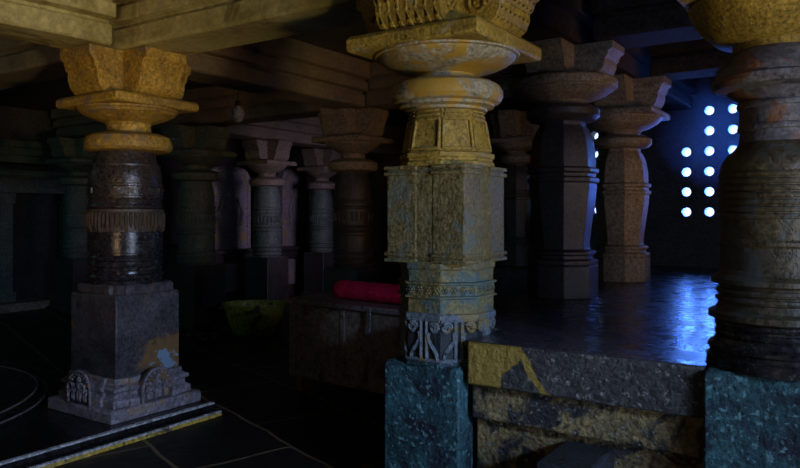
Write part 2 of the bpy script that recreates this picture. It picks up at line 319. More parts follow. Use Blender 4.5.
# ---- main column
def main_column():
    t = thing('stone_pillar', 'golden-lit octagonal and square stone column on a teal base block, nearest and central', 'pillar', MAIN)
    D = 0.12  # the root is on the floor 0.12 below zero
    def Z(v): return v + D
    bm = bmesh.new(); turn(bm, [(0.243, 0), (0.243, Z(0.655)), (0.23, Z(0.68))], SQ, -0.022, -0.014); obj('base_block', bm, 'tealblock', t, 30, 0.012)
    bm = bmesh.new(); turn(bm, [(0.258, Z(0.67)), (0.258, Z(0.695)), (0.25, Z(0.705))], OCT); obj('block_top', bm, 'tealblock', t, 30, 0.004)
    # scroll band
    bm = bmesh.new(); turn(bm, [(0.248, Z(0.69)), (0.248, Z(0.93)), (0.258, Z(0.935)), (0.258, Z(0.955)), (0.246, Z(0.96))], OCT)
    sb = obj('scroll_band', bm, 'recess', t, 40); sb['label'] = 'recessed band, shade painted dark'
    bm = bmesh.new()
    turn(bm, [(0.252, Z(0.925)), (0.2605, Z(0.932)), (0.2605, Z(0.957)), (0.252, Z(0.962))], OCT); turn(bm, [(0.25, Z(0.69)), (0.258, Z(0.693)), (0.258, Z(0.712)), (0.25, Z(0.718))], OCT)
    for k in range(8):
        R = Matrix.Rotation(k * PI / 4, 4, 'Z'); s = 0.252
        for d in (-1, 1):
            tube(bm, [R @ Vector((s, d * 0.018, z)) for z in (Z(0.70), Z(0.93))], 0.012, 6)
            pts = []
            for q in range(15):
                u = q / 14
                pts.append(R @ Vector((s, d * (0.036 + 0.05 * (1 - u) ** 2 + 0.012 * math.sin(u * 6)), Z(0.71 + 0.15 * u))))
            tube(bm, pts, 0.0125, 6)
            sp = []
            for q in range(20):
                a = q / 19 * 3.3 * PI; rr = 0.03 * (1 - q / 26)
                sp.append(R @ Vector((s + 0.002, d * (0.068 + rr * math.cos(a + PI)), Z(0.885) + rr * math.sin(a))))
            tube(bm, sp, 0.011, 6)
        tube(bm, [R @ Vector((s, y, Z(0.925))) for y in (-0.1, 0.1)], 0.01, 6)
        tube(bm, [R @ Vector((s, y, Z(0.705))) for y in (-0.1, 0.1)], 0.012, 6)
    obj('scroll_carving', bm, 'scroll', sb, 40)['label'] = 'blue-grey carved scrolls'
    bm = bmesh.new(); turn(bm, [(0.25, Z(0.955)), (0.25, Z(1.04)), (0.245, Z(1.045))], OCT); obj('lower_ring', bm, 'bands', t, 30, 0.006)
    bm = bmesh.new(); turn(bm, [(0.25, Z(1.04)), (0.266, Z(1.045)), (0.266, Z(1.055)), (0.252, Z(1.06)), (0.252, Z(1.115)), (0.266, Z(1.12)), (0.266, Z(1.13)), (0.25, Z(1.135))], OCT)
    for k in range(8):
        R = Matrix.Rotation(k * PI / 4, 4, 'Z')
        for y in (-0.076, -0.026, 0.026, 0.076):
            blob(bm, (0.254, y, Z(1.0875)), (0.011, 0.009, 0.009), R, 1)
            for q in range(6):
                a = q * PI / 3
                blob(bm, (0.253, y + 0.016 * math.cos(a), Z(1.0875) + 0.016 * math.sin(a)), (0.008, 0.0075, 0.0075), R, 1)
    obj('flower_band', bm, 'bands', t, 40)
    bm = bmesh.new(); turn(bm, [(0.247, Z(1.13)), (0.249, Z(1.20)), (0.258, Z(1.205)), (0.258, Z(1.245))], OCT); obj('upper_ring', bm, 'bands', t, 30, 0.006)
    # square block: core, four corner piers with double fillets at top and bottom
    bm = bmesh.new(); z0, z1 = Z(1.235), Z(1.775)
    box(bm, -0.244, 0.244, -0.244, 0.244, z0 + 0.01, z1 - 0.004)
    for sx in (-1, 1):
        for sy in (-1, 1):
            def q(lo, hi, a, b):
                xs = sorted((sx * lo, sx * hi)); ys = sorted((sy * lo, sy * hi)); box(bm, xs[0], xs[1], ys[0], ys[1], a, b)
            q(0.052, 0.248, z0 + 0.006, z1 - 0.006)
            for a, b in ((0, 0.022), (0.033, 0.055), (0.54 - 0.022, 0.54), (0.54 - 0.055, 0.54 - 0.033)):
                q(0.047, 0.262, z0 + a, z0 + b)
    obj('square_block', bm, 'olive', t, 30, 0.006)
    # tapering octagon with sunk panels
    bm = bmesh.new(); turn(bm, [(0.255, Z(1.77)), (0.255, Z(1.795)), (0.245, Z(1.80)), (0.245, Z(1.815)), (0.255, Z(1.82)), (0.255, Z(1.845)), (0.235, Z(1.85)), (0.195, Z(2.09))], OCT)
    for k in range(8):
        R = Matrix.Rotation(k * PI / 4, 4, 'Z'); hw = 0.078
        f = lambda z: 0.235 - (z - 1.85) / 0.24 * 0.04 + 0.004
        for zz, w_ in ((1.865, 0.085), (2.03, 0.074), (2.055, 0.07), (2.078, 0.066)):
            tube(bm, [R @ Vector((f(zz), y, Z(zz))) for y in (-w_, w_)], 0.010, 6)
        for d in (-1, 1):
            tube(bm, [R @ Vector((f(z), d * (0.085 - (z - 1.86) * 0.06), Z(z))) for z in (1.86, 2.03)], 0.010, 6)
    obj('tapered_neck', bm, 'ochre2', t, 30, 0.004)
    bm = bmesh.new(); turn(bm, [(0.20, Z(2.085)), (0.235, Z(2.09)), (0.235, Z(2.105)), (0.275, Z(2.115)), (0.275, Z(2.13)), (0.305, Z(2.14)), (0.325, Z(2.165)), (0.325, Z(2.20)), (0.305, Z(2.235)), (0.27, Z(2.255)), (0.20, Z(2.265))], circ(18))
    obj('cushion', bm, 'palebowl', t, 30)
    bowl(t, [(0.175, Z(2.26)), (0.165, Z(2.275)), (0.165, Z(2.30)), (0.20, Z(2.31)), (0.215, Z(2.317)), (0.24, Z(2.322)), (0.31, Z(2.342)), (0.365, Z(2.368)), (0.392, Z(2.392)), (0.395, Z(2.398)), (0.415, Z(2.402)), (0.418, Z(2.412)), (0.41, Z(2.42))], 'palebowl', poly=circ(64))
    abacus(t, Z(2.412), Z(2.505), 0.414, 'ochre2')
    bracket(t, Z(2.50), Z(2.77), 0.50, 0.40, 'ochre2', carved=True)
main_column()

# ---- right pillar
def right_pillar():
    t = thing('stone_pillar', 'thick ring-turned stone pillar with flaring rings on a teal base block at the right edge', 'pillar', RIGHT)
    D = 0.12
    def Zp(pr): return [(r, z + D) for r, z in pr]
    bm = bmesh.new(); turn(bm, Zp([(0.27, -0.12), (0.27, 0.81), (0.262, 0.83)]), SQ); obj('base_block', bm, 'tealblock', t, 30, 0.012)
    pr = [(0.26, 0.825), (0.30, 0.83), (0.30, 0.875), (0.285, 0.885), (0.285, 0.90), (0.295, 0.91), (0.295, 0.925), (0.27, 0.94), (0.262, 0.96)] + bead(0.255, 0.98, 0.03, 0.012) + bead(0.255, 1.02, 0.03, 0.012)
    bm = bmesh.new(); turn(bm, Zp(pr), circ(64)); obj('base_rings', bm, 'dark', t, 25)
    pr = [(0.255, 1.03), (0.292, 1.045), (0.292, 1.07), (0.262, 1.085), (0.254, 1.10)] + bead(0.25, 1.13, 0.03, 0.014) + bead(0.248, 1.165, 0.03, 0.014) + [(0.25, 1.19), (0.28, 1.20), (0.28, 1.22), (0.255, 1.24), (0.247, 1.26)]
    bm = bmesh.new(); turn(bm, Zp(pr), circ(64)); obj('flaring_rings', bm, 'rshaft', t, 25)
    pr = [(0.245, 1.255), (0.243, 1.36), (0.25, 1.37), (0.25, 1.385), (0.243, 1.395), (0.242, 1.47)]
    for k in range(7): pr += bead(0.243, 1.495 + 0.03 * k, 0.024, 0.009)
    pr += [(0.245, 1.70), (0.235, 1.735), (0.215, 1.765), (0.185, 1.79), (0.165, 1.82)]
    bm = bmesh.new(); turn(bm, Zp(pr), circ(64)); obj('shaft', bm, 'rshaft', t, 25)
    pr = [(0.165, 1.815), (0.16, 1.86)] + bead(0.16, 1.885, 0.03, 0.012) + [(0.16, 1.92), (0.162, 1.96)] + bead(0.163, 1.985, 0.03, 0.012) + [(0.17, 2.01), (0.20, 2.03), (0.22, 2.05)]
    bm = bmesh.new(); turn(bm, Zp(pr), circ(64)); obj('ringed_neck', bm, 'rneck', t, 25)
    bm = bmesh.new(); turn(bm, Zp([(0.22, 2.045), (0.265, 2.06), (0.28, 2.08), (0.28, 2.10), (0.262, 2.11), (0.262, 2.13), (0.25, 2.16), (0.22, 2.195), (0.20, 2.215), (0.18, 2.23)]), circ(64)); obj('cushion', bm, 'rneck', t, 28)
    bowl(t, Zp([(0.19, 2.225), (0.19, 2.255), (0.26, 2.275), (0.30, 2.31), (0.345, 2.36), (0.37, 2.41), (0.378, 2.435), (0.37, 2.45)]), 'ochre2')
    abacus(t, 2.445 + D, 2.51 + D, 0.385, 'ochre2')
    bracket(t, 2.505 + D, 2.77 + D, 0.50, 0.40, 'ochre2', carved=True)
right_pillar()

# ---- faceted vase-shaped pillars on the platform
def vase_pillar(label, loc, k, top, rb, mat, capmat, square_abacus, poly):
    """loc z = platform; top = z of the bracket top above the root"""
    t = thing('stone_pillar', label, 'pillar', loc)
    H = k[0]; p0, p1 = k[1], k[2]
    bm = bmesh.new(); turn(bm, [(rb, 0), (rb, 0.13 * H), (rb * 0.97, 0.135 * H)], poly); obj('base_block', bm, mat, t, 25, 0.006)
    s = rb
    pr = [(s * 0.95, 0.13 * H), (s * 1.0, 0.14 * H), (s * 1.0, 0.155 * H), (s * 0.86, 0.16 * H), (s * 0.86, 0.175 * H), (s * 0.93, 0.18 * H), (s * 0.93, 0.19 * H), (s * 0.78, 0.2 * H), (s * 0.76, 0.225 * H),
          (s * 0.82, 0.30 * H), (s * 0.90, 0.38 * H), (s * 0.95, 0.44 * H), (s * 0.96, 0.475 * H), (s * 1.02, 0.48 * H), (s * 1.02, 0.495 * H), (s * 0.94, 0.50 * H), (s * 0.94, 0.515 * H), (s * 1.02, 0.52 * H), (s * 1.02, 0.535 * H),
          (s * 0.93, 0.54 * H), (s * 0.92, 0.60 * H), (s * 0.86, 0.66 * H), (s * 0.74, 0.70 * H), (s * 0.66, 0.715 * H), (s * 0.66, 0.735 * H)]
    bm = bmesh.new(); turn(bm, pr, poly); obj('shaft', bm, mat, t, 22, 0.004)
    bm = bmesh.new(); turn(bm, [(s * 0.66, 0.73 * H), (s * 1.0, 0.738 * H), (s * 1.13, 0.755 * H), (s * 1.13, 0.78 * H), (s * 0.9, 0.80 * H), (s * 0.66, 0.805 * H)], circ(40)); obj('cushion', bm, mat if not square_abacus else capmat, t, 28)
    c0 = 0.80 * H; d = p0 - c0
    bowl(t, [(s * 0.66, c0), (s * 0.66, c0 + d * .14), (s * 0.74, c0 + d * .2), (s * 0.78, c0 + d * .3), (s * 1.05, c0 + d * .42), (s * 1.35, c0 + d * .66), (s * 1.5, c0 + d * .9), (s * 1.56, c0 + d * .93), (s * 1.57, c0 + d + .01)], capmat)
    abacus(t, p0, p1, s * 1.66 if not square_abacus else s * 1.5, capmat, not square_abacus)
    bracket(t, p1 - 0.004, top, s * 1.75, s * 1.2, capmat)
    return t
PLAT = 0.83
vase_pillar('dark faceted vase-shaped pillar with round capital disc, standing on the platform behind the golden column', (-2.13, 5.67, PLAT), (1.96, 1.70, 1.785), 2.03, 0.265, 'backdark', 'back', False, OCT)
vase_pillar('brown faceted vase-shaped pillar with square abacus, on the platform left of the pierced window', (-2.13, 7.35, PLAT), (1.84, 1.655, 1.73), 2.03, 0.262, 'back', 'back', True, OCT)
vase_pillar('slim dark pillar seen in the dark gap right of the golden column', (-3.93, 8.76, PLAT), (1.84, 1.62, 1.69), 2.03, 0.19, 'backdark', 'back', True, OCT)

# ---- turned pillars at the back left
def turned_pillar(label, loc, r, capmat, mat, H=2.77, detail=True):
    t = thing('stone_pillar', label, 'pillar', loc)
    bm = bmesh.new(); turn(bm, [(r * 1.25, 0), (r * 1.25, 0.10), (r * 1.08, 0.12), (r * 1.08, 0.30 * H), (r * 1.04, 0.31 * H)], SQ); obj('base_block', bm, 'backdark', t, 30, 0.008)
    pr = [(r * 1.02, 0.305 * H)]
    for z in (0.325, 0.35, 0.375): pr += bead(r * 0.95, z * H, 0.05, r * 0.10)
    pr += [(r * 0.95, 0.392 * H), (r * 0.98, 0.395 * H), (r * 0.98, 0.45 * H), (r * 0.95, 0.455 * H)]
    for z in (0.47, 0.49): pr += bead(r * 0.95, z * H, 0.04, r * 0.08)
    pr += [(r * 0.96, 0.505 * H), (r * 0.97, 0.56 * H)]
    for z in (0.575, 0.60): pr += bead(r * 0.97, z * H, 0.045, r * 0.07)
    pr += [(r * 0.96, 0.62 * H), (r * 0.93, 0.67 * H), (r * 0.86, 0.70 * H), (r * 0.78, 0.725 * H), (r * 0.76, 0.735 * H)]
    bm = bmesh.new(); turn(bm, pr, circ(48)); obj('shaft', bm, mat, t, 25)
    if detail:
        bm = bmesh.new()
        for i in range(26):
            a = 2 * PI * i / 26; c, s = math.cos(a), math.sin(a)
            tube(bm, [(r * 0.97 * c, r * 0.97 * s, 0.555 * H), (r * 1.01 * c, r * 1.01 * s, 0.545 * H), (r * 0.99 * c, r * 0.99 * s, 0.515 * H)], r * 0.05, 6)
        obj('tassel_band', bm, mat, t, 40)
    bm = bmesh.new(); turn(bm, [(r * 0.76, 0.73 * H), (r * 1.2, 0.737 * H), (r * 1.27, 0.75 * H), (r * 1.27, 0.77 * H), (r * 1.0, 0.785 * H), (r * 0.65, 0.79 * H)], circ(48)); obj('cushion', bm, capmat, t, 28)
    bowl(t, [(r * 0.65, 0.785 * H), (r * 0.62, 0.81 * H), (r * 0.8, 0.82 * H), (r * 1.2, 0.838 * H), (r * 1.42, 0.855 * H), (r * 1.44, 0.862 * H)], capmat)
    abacus(t, 0.858 * H, 0.885 * H, r * 1.5, capmat)
    bracket(t, 0.883 * H, H, r * 1.75, r * 1.4, capmat)
    return t
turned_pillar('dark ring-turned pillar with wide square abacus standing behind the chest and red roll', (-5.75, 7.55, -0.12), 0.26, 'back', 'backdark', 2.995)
turned_pillar('blue-grey turned pillar standing between the two whitewashed slabs at the back', (-8.78, 9.06, -0.12), 0.245, 'back', 'greenish', 2.89)
turned_pillar('thin far turned pillar half hidden behind the pillar over the chest', (-9.0, 10.8, -0.12), 0.23, 'back', 'greenish', 2.89)
turned_pillar('dim greenish pillar just right of the ochre-topped pillar, deep in shadow', (-8.3, 7.09, -0.12), 0.275, 'greenish', 'greenish', 2.89)
turned_pillar('shadowy greenish pillar beside the shrine doorway at far left', (-11.2, 7.05, -0.12), 0.26, 'greenish', 'greenish', 2.89, False)

# ------------------------------------------------------------------ beams
def beam(name_label, axis, c, lo, hi, zb, mat='beam', w=0.46, zt=3.396, skew=0.0):
    """moulded stone beam, running along axis ('x' or 'y') at cross coordinate c"""
    h = zt - zb; W = w / 2
    pr = [(-W + .02, 0), (W - .02, 0), (W, .02), (W, .15), (W - .035, .155), (W - .035, .185), (W + .05, .195), (W + .05, .30), (W + .01, .305), (W + .01, .335), (W + .09, .35), (W + .09, h), (-W - .09, h), (-W - .09, .35), (-W - .01, .335), (-W - .01, .305), (-W - .05, .30), (-W - .05, .195), (-W + .035, .185), (-W + .035, .155), (-W, .15), (-W, .02)]
    bm = bmesh.new(); n = max(2, int((hi - lo) / 0.3)); rings = []
    for i in range(n + 1):
        s = lo + (hi - lo) * i / n
        j = 0.006 * math.sin(i * 2.3 + c) + skew * (s - hi)
        rings.append([((s, c + p + j, zb + q) if axis == 'x' else (c + p + j, s, zb + q)) for p, q in pr])
    loft(bm, rings)
    o = obj('stone_beam', bm, mat, None, 30, 0.006)
    return tag(o, name_label, 'beam')
BZ = 2.77
beam('pale streaked beam running over the ochre capital toward the left edge', 'y', LEFT[0] + 0.05, -1.5, LEFT[1] - 0.335, BZ + 0.002, skew=0.09)
beam('dim beam end running left into shadow behind the ochre capital', 'x', LEFT[1], -9.4, LEFT[0] - 0.28, BZ + 0.001, 'beamback')
beam('brown streaked beam from the ochre capital across to the golden column', 'x', LEFT[1], LEFT[0] - 0.25, MAIN[0] - 0.03, BZ + 0.001)
beam('grey beam running back from the ochre capital to the pillar behind the chest', 'y', LEFT[0] - 0.5, LEFT[1] + 0.34, 7.16, 2.85, 'beamback')
beam('stone beam above the golden column and the right edge pillar', 'x', MAIN[1], MAIN[0] - 0.02, 3.3, BZ, 'beam')
beam('stone beam running back above the golden column to the dark vase pillar', 'y', -2.13, MAIN[1] + 0.34, 9.75, 2.868, 'beamdim', 0.44)
beam('dark purple-brown beam crossing the upper right behind the golden capital', 'x', 5.67, -1.79, 3.3, 2.866, 'beamdim', 0.5)
beam('dim beam over the pillar behind the chest, running left into shadow', 'x', 7.5, -12.3, -2.62, 2.885, 'beamback')
beam('far dim beam over the pillars by the whitewashed slabs', 'y', -8.7, 7.86, 12.9, 2.785, 'beamback')
beam('dark beam over the brown platform pillar toward the pierced window', 'x', 7.35, -1.79, 3.3, 2.868, 'beamdim')

# ------------------------------------------------------------------ platform on the right
def platform():
    t = thing('stone_platform', 'raised stone platform with polished top and yellow-painted front corner at right', 'platform', (-1.0, 3.5, -0.12))
    o = Vector((-1.0, 3.5, -0.12))
    def B(bm, x0, x1, y0, y1, z0, z1): box(bm, x0 - o.x, x1 - o.x, y0 - o.y, y1 - o.y, z0 - o.z, z1 - o.z)
    # edge slab (front), cut round the two base blocks
    bm = bmesh.new(); B(bm, -1.785, -0.608, 3.34, 4.25, 0.60, PLAT); obj('edge_slab', bm, 'slab', t, 30, 0.012)
    bm = bmesh.new(); B(bm, -1.785, -0.61, 3.395, 4.25, 0.41, 0.60); obj('riser', bm, 'riser', t, 30, 0.01)
    bm = bmesh.new(); B(bm, -1.785, -0.61, 3.45, 4.25, -0.12, 0.41); obj('lower_riser', bm, 'riser', t, 30, 0.01)
    bm = bmesh.new()
    B(bm, -2.45, -1.785, 3.835, 4.25, -0.12, PLAT - 0.004); B(bm, -2.45, 3.3, 4.25, 9.845, -0.12, PLAT - 0.002); B(bm, -0.608, 3.3, 3.84, 4.25, -0.12, PLAT - 0.002)
    B(bm, -5.4, -2.45, 8.1, 9.845, -0.12, PLAT - 0.004)
    obj('platform_body', bm, 'platform', t, 30, 0.008)
    bm = bmesh.new(); B(bm, -1.785, -0.608, 3.345, 3.862, PLAT - 0.0005, PLAT + 0.004); B(bm, -1.785, -0.608, 3.874, 4.252, PLAT - 0.0005, PLAT + 0.003); obj('edge_paving', bm, 'platform', t, 30, 0.002)
platform()
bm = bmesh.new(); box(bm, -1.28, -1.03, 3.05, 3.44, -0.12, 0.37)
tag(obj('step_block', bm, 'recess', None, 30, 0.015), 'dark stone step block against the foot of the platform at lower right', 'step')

# ------------------------------------------------------------------ floors and shell
bm = bmesh.new(); box(bm, -13, 4, -4, 13.5, -0.32, -0.12); struct('floor', bm, 'floor')
bm = bmesh.new(); box(bm, -9.4, -4.50, -0.6, 3.96, -0.119, -0.03); struct('floor_centre', bm, 'raised', 0.006)
def kerb():
    def strip(name, prof, mat):
        bm = bmesh.new(); x = -4.50
        loft(bm, [[(x + p, y, z) for p, z in prof] for y in (-0.6, 3.995)])
        if mat == 'raised': loft(bm, [[(xx, 3.95 + p, z) for p, z in prof] for xx in (-9.4, -4.5)])
        struct(name, bm, mat, 0.003)
    strip('trim_1', [(0, -0.028), (0.03, -0.026), (0.042, -0.031), (0.042, -0.040), (0.03, -0.046), (0, -0.046)], 'kerbglint')
    strip('trim_2', [(0, -0.046), (0.028, -0.046), (0.032, -0.080), (0.10, -0.081), (0.10, -0.095), (0, -0.095)], 'raised')
    strip('trim_3', [(0.09, -0.084), (0.118, -0.082), (0.128, -0.087), (0.128, -0.094), (0.118, -0.099), (0.09, -0.099)], 'kerbglint')
    strip('trim_4', [(0, -0.095), (0.126, -0.095), (0.136, -0.1195), (0, -0.1195)], 'kerbochre')
kerb()
t = thing('round_floor_disc', 'large round polished black stone disc with ringed edge at lower left', 'floor disc', (-6.78, 1.94, -0.03))
bm = bmesh.new(); turn(bm, [(1.72, 0.0), (1.72, 0.03), (1.66, 0.032), (1.65, 0.04), (1.64, 0.075), (1.52, 0.08), (1.51, 0.074), (1.50, 0.08), (0.6, 0.08)], circ(128)); obj('disc_body', bm, 'raised', t, 25)
for r, z in ((1.72, 0.030), (1.642, 0.074)):  # rim rings paler than the disc body
    bm = bmesh.new(); loft(bm, [[((r + 0.010 * math.cos(b)) * math.cos(2 * PI * k / 128), (r + 0.010 * math.cos(b)) * math.sin(2 * PI * k / 128), z + 0.008 * math.sin(b)) for b in [2 * PI * q / 8 for q in range(8)]] for k in range(129)], cap=False)
    obj('edge_ring', bm, 'kerb', t, 60)['label'] = 'pale ring on the rim'

# ceiling, walls
bm = bmesh.new(); box(bm, -13, 4, -4, 13.5, 3.4, 3.6); struct('ceiling', bm, 'ceil')
bm = bmesh.new(); box(bm, -13.2, -12.6, -4, 13.5, -0.12, 3.4); struct('wall_left', bm, 'wall')
bm = bmesh.new(); box(bm, -12.6, -5.45, 13.0, 13.5, -0.12, 3.4); struct('wall_back', bm, 'wall')
bm = bmesh.new(); box(bm, -5.9, -5.45, 9.86, 13.0, -0.12, 3.4); struct('wall_return', bm, 'wall')
bm = bmesh.new(); box(bm, -13, 4, -4.3, -4, -0.12, 3.4); struct('wall_front', bm, 'wall')
bm = bmesh.new(); box(bm, 3.31, 3.6, -4, -0.9, -0.12, 3.4); box(bm, 3.31, 3.6, 2.6, 10.3, -0.12, 3.4); box(bm, 3.31, 3.6, -0.9, 2.6, 2.9, 3.4); struct('wall_right', bm, 'wall')

# pierced wall: two panels of round holes
WY0, WY1 = 9.85, 10.05
DX, DZ, HR = 0.28, 0.262, 0.058
def pierced(name, x_first, z_top, counts):
    bm = bmesh.new(); nc, nr = len(counts), max(counts)
    for c in range(nc):
        for r in range(nr):
            cx = x_first + c * DX; cz = z_top - r * DZ
            hole = r >= nr - counts[c]
            x0, x1, z0, z1 = cx - DX / 2, cx + DX / 2, cz - DZ / 2, cz + DZ / 2
            if not hole:
                box(bm, x0, x1, WY0, WY1, z0, z1); continue
            n = 24
            for y, fl in ((WY0, 0), (WY1, 1)):
                ci = []; sq = []
                for i in range(n):
                    a = 2 * PI * i / n; ca, sa = math.cos(a), math.sin(a); k = 1 / max(abs(ca), abs(sa))
                    ci.append(bm.verts.new((cx + HR * ca, y, cz + HR * sa))); sq.append(bm.verts.new((cx + DX / 2 * ca * k, y, cz + DZ / 2 * sa * k)))
                for i in range(n):
                    bm.faces.new((ci[i], ci[(i + 1) % n], sq[(i + 1) % n], sq[i]))
                if fl == 0: c0 = ci
            for i in range(n): bm.faces.new((c0[i], c0[(i + 1) % n], ci[(i + 1) % n], ci[i]))
            # raised collar round each hole
            tube(bm, [(cx + (HR + 0.014) * math.cos(2 * PI * i / 24), WY0 - 0.002, cz + (HR + 0.014) * math.sin(2 * PI * i / 24)) for i in range(25)], 0.009, 6)
    o = struct(name, bm, 'wall')
    return (x_first - DX / 2, x_first + (nc - 0.5) * DX, z_top - (nr - 0.5) * DZ, z_top + DZ / 2)
w1 = pierced('window_1', -2.01, 2.85, (4, 6, 6, 4))
w2 = pierced('window_2', -3.52, 2.62, (4, 5, 5, 4))
bm = bmesh.new()
xs = [-5.45, w2[0], w2[1], w1[0], w1[1], 3.4]
box(bm, xs[0], xs[1], WY0, WY1 + .2, -.12, 3.4); box(bm, xs[2], xs[3], WY0, WY1, -.12, 3.4); box(bm, xs[4], xs[5], WY0, WY1 + .2, -.12, 3.4)
for w in (w1, w2):
    box(bm, w[0], w[1], WY0, WY1, -.12, w[2]); box(bm, w[0], w[1], WY0, WY1, w[3], 3.4)
struct('wall_pierced', bm, 'wall')

# ------------------------------------------------------------------ back-left platform, slabs, shrine doorway
bm = bmesh.new(); box(bm, -12.58, -9.67, 8.3, 12.98, -0.12, 0.80); box(bm, -12.58, -9.60, 8.3, 12.98, 0.80, 0.87)
tag(obj('seat_platform', bm, 'backdark', None, 30, 0.01), 'low dark stone seat platform along the back left wall, under the whitewashed slabs', 'platform')
def wash_slab(label, y0, y1, z1):
    t = thing('upright_slab', label, 'stone slab', (-9.9, (y0 + y1) / 2, 0.87))
    hw = (y1 - y0) / 2; h = z1 - 0.87
    bm = bmesh.new(); pr = [(-hw, 0), (hw, 0), (hw, h * 0.86), (hw * 0.8, h * 0.95), (hw * 0.3, h), (-hw * 0.3, h), (-hw * 0.8, h * 0.95), (-hw, h * 0.86)]
    loft(bm, [[(x, p, q) for p, q in pr] for x in (-0.12, 0.06)]); obj('slab_body', bm, 'slabwash', t, 30, 0.012)
    bm = bmesh.new()
    tube(bm, [(0.065, p * 0.82, 0.05 + q * 0.9) for p, q in pr[1:] + pr[:1]], 0.018, 6)
    blob(bm, (0.06, 0, h * 0.66), (0.04, hw * .22, h * .10)); blob(bm, (0.06, 0, h * 0.42), (0.045, hw * .3, h * .2)); blob(bm, (0.06, 0, h * 0.82), (0.035, hw * .15, h * .06))
    for d in (-1, 1): tube(bm, [(0.08, d * hw * .3, h * .6), (0.09, d * hw * .55, h * .45), (0.08, d * hw * .45, h * .28)], 0.03, 6)
    obj('relief', bm, 'slabwash', t, 40)
wash_slab('wide whitewashed upright stone slab with ochre streak, at the back behind the yellow basin', 8.66, 9.72, 2.42)
wash_slab('narrow whitewashed upright stone slab right of the blue-grey back pillar', 10.6, 11.4, 2.5)
for y0, y1, lab in ((8.7, 9.75, 'pale blotched panel on the seat platform front, left of the blue-grey pillar'), (10.25, 11.6, 'pale grey-brown panel on the seat platform front, right of the blue-grey pillar')):
    bm = bmesh.new(); box(bm, -9.668, -9.635, y0, y1, 0.12, 0.62); box(bm, -9.64, -9.625, y0 + .05, y1 - .05, 0.17, 0.57)
    tag(obj('facing_panel', bm, 'slabwash', None, 30, 0.006), lab, 'stone panel')

def shrine():
    t = thing('shrine_doorway', 'shadowy carved shrine doorway with stepped cornice in the far left wall', 'doorway', (-12.585, 7.0, -0.12))
    def X(bm, x0, x1, y0, y1, z0, z1): box(bm, x0, x1, y0, y1, z0, z1)
    for y in (-0.62, 0.62):
        bm = bmesh.new(); X(bm, 0, 0.28, y - 0.14, y + 0.14, 0, 2.0); X(bm, 0, 0.33, y - 0.17, y + 0.17, 0, 0.3); X(bm, 0, 0.33, y - 0.17, y + 0.17, 1.82, 2.0)
        X(bm, 0.28, 0.30, y - 0.06, y + 0.06, 0.4, 1.7); obj('jamb', bm, 'greenish', t, 30, 0.01)
    bm = bmesh.new(); X(bm, 0, 0.36, -1.1, 1.1, 2.0, 2.12); X(bm, 0, 0.30, -1.0, 1.0, 2.12, 2.3); obj('lintel', bm, 'greenish', t, 30, 0.01)
    bm = bmesh.new(); pr = [(0, 0), (0.62, -0.06), (0.66, -0.02), (0.60, 0.06), (0.3, 0.16), (0, 0.2)]
    loft(bm, [[(x, y, 2.32 + z) for x, z in pr] for y in (-1.25, 1.15)]); obj('cornice', bm, 'greenish', t, 30, 0.006)
    bm = bmesh.new()
    for i, (w_, z) in enumerate(((1.0, 2.52), (0.8, 2.66), (0.6, 2.8))): X(bm, 0, 0.34 - .06 * i, -w_, w_, z, z + 0.13)
    obj('stepped_top', bm, 'greenish', t, 30, 0.008)
    bm = bmesh.new(); X(bm, 0.0, 0.06, -0.48, 0.48, 0.0, 2.0); obj('doorway_shade_sheet', bm, 'void', t, 30)  # dark sheet stands in for the shaded door opening
    bm = bmesh.new(); X(bm, 0, 0.7, -1.1, 1.1, 0, 0.14); obj('threshold', bm, 'back', t, 30, 0.01)
shrine()

# ------------------------------------------------------------------ chest, red roll, basin, lamp
CH = (-4.5, 4.9, -0.12); CR = math.radians(-5)
def chest():
    t = thing('wooden_chest', 'large dark padlocked chest on short legs with a red roll on its lid', 'chest', CH, CR)
    W, Dp, z0, z1 = 1.75, 0.62, 0.14, 0.81
    bm = bmesh.new(); box(bm, 0.01, W - .01, 0.02, Dp, z0, z1)
    for x in (0.04, W - .04 - .07): box(bm, x, x + .07, 0.005, 0.02, z0, z1)
    box(bm, 0.02, W - .02, 0.004, 0.022, z0, z0 + .07); box(bm, W * .38, W * .38 + .05, 0.008, 0.022, z0, z1)
    obj('chest_body', bm, 'chest', t, 30, 0.006)
    bm = bmesh.new(); box(bm, -0.02, W + .02, -0.025, Dp + .02, z1, z1 + 0.045); obj('lid', bm, 'chestlid', t, 30, 0.008)
    for x in (0.07, W - .15):
        for y in (0.05, Dp - .13):
            bm = bmesh.new(); box(bm, x, x + .08, y, y + .08, 0, z0); obj('leg', bm, 'chest', t, 30, 0.004)
    hx = 1.03
    bm = bmesh.new(); box(bm, hx - .02, hx + .02, -0.034, -0.02, z1 - .12, z1 + .03); obj('hasp', bm, 'steel', t, 30, 0.003)
    pd = thing_part = None
    bm = bmesh.new(); box(bm, hx - .026, hx + .026, -0.05, -0.022, z1 - .19, z1 - .13); p = obj('padlock', bm, 'steel', t, 30, 0.006)
    bm = bmesh.new(); tube(bm, [(hx + 0.018 * math.cos(PI * k / 10), -0.036, z1 - .13 + .035 * math.sin(PI * k / 10)) for k in range(11)], 0.005, 8); obj('shackle', bm, 'steel', p, 40)
    bm = bmesh.new(); box(bm, 0.18, 0.23, -0.002, 0.012, z1 - .1, z1 - .03); obj('latch_plate', bm, 'steel', t, 30, 0.002)
chest()
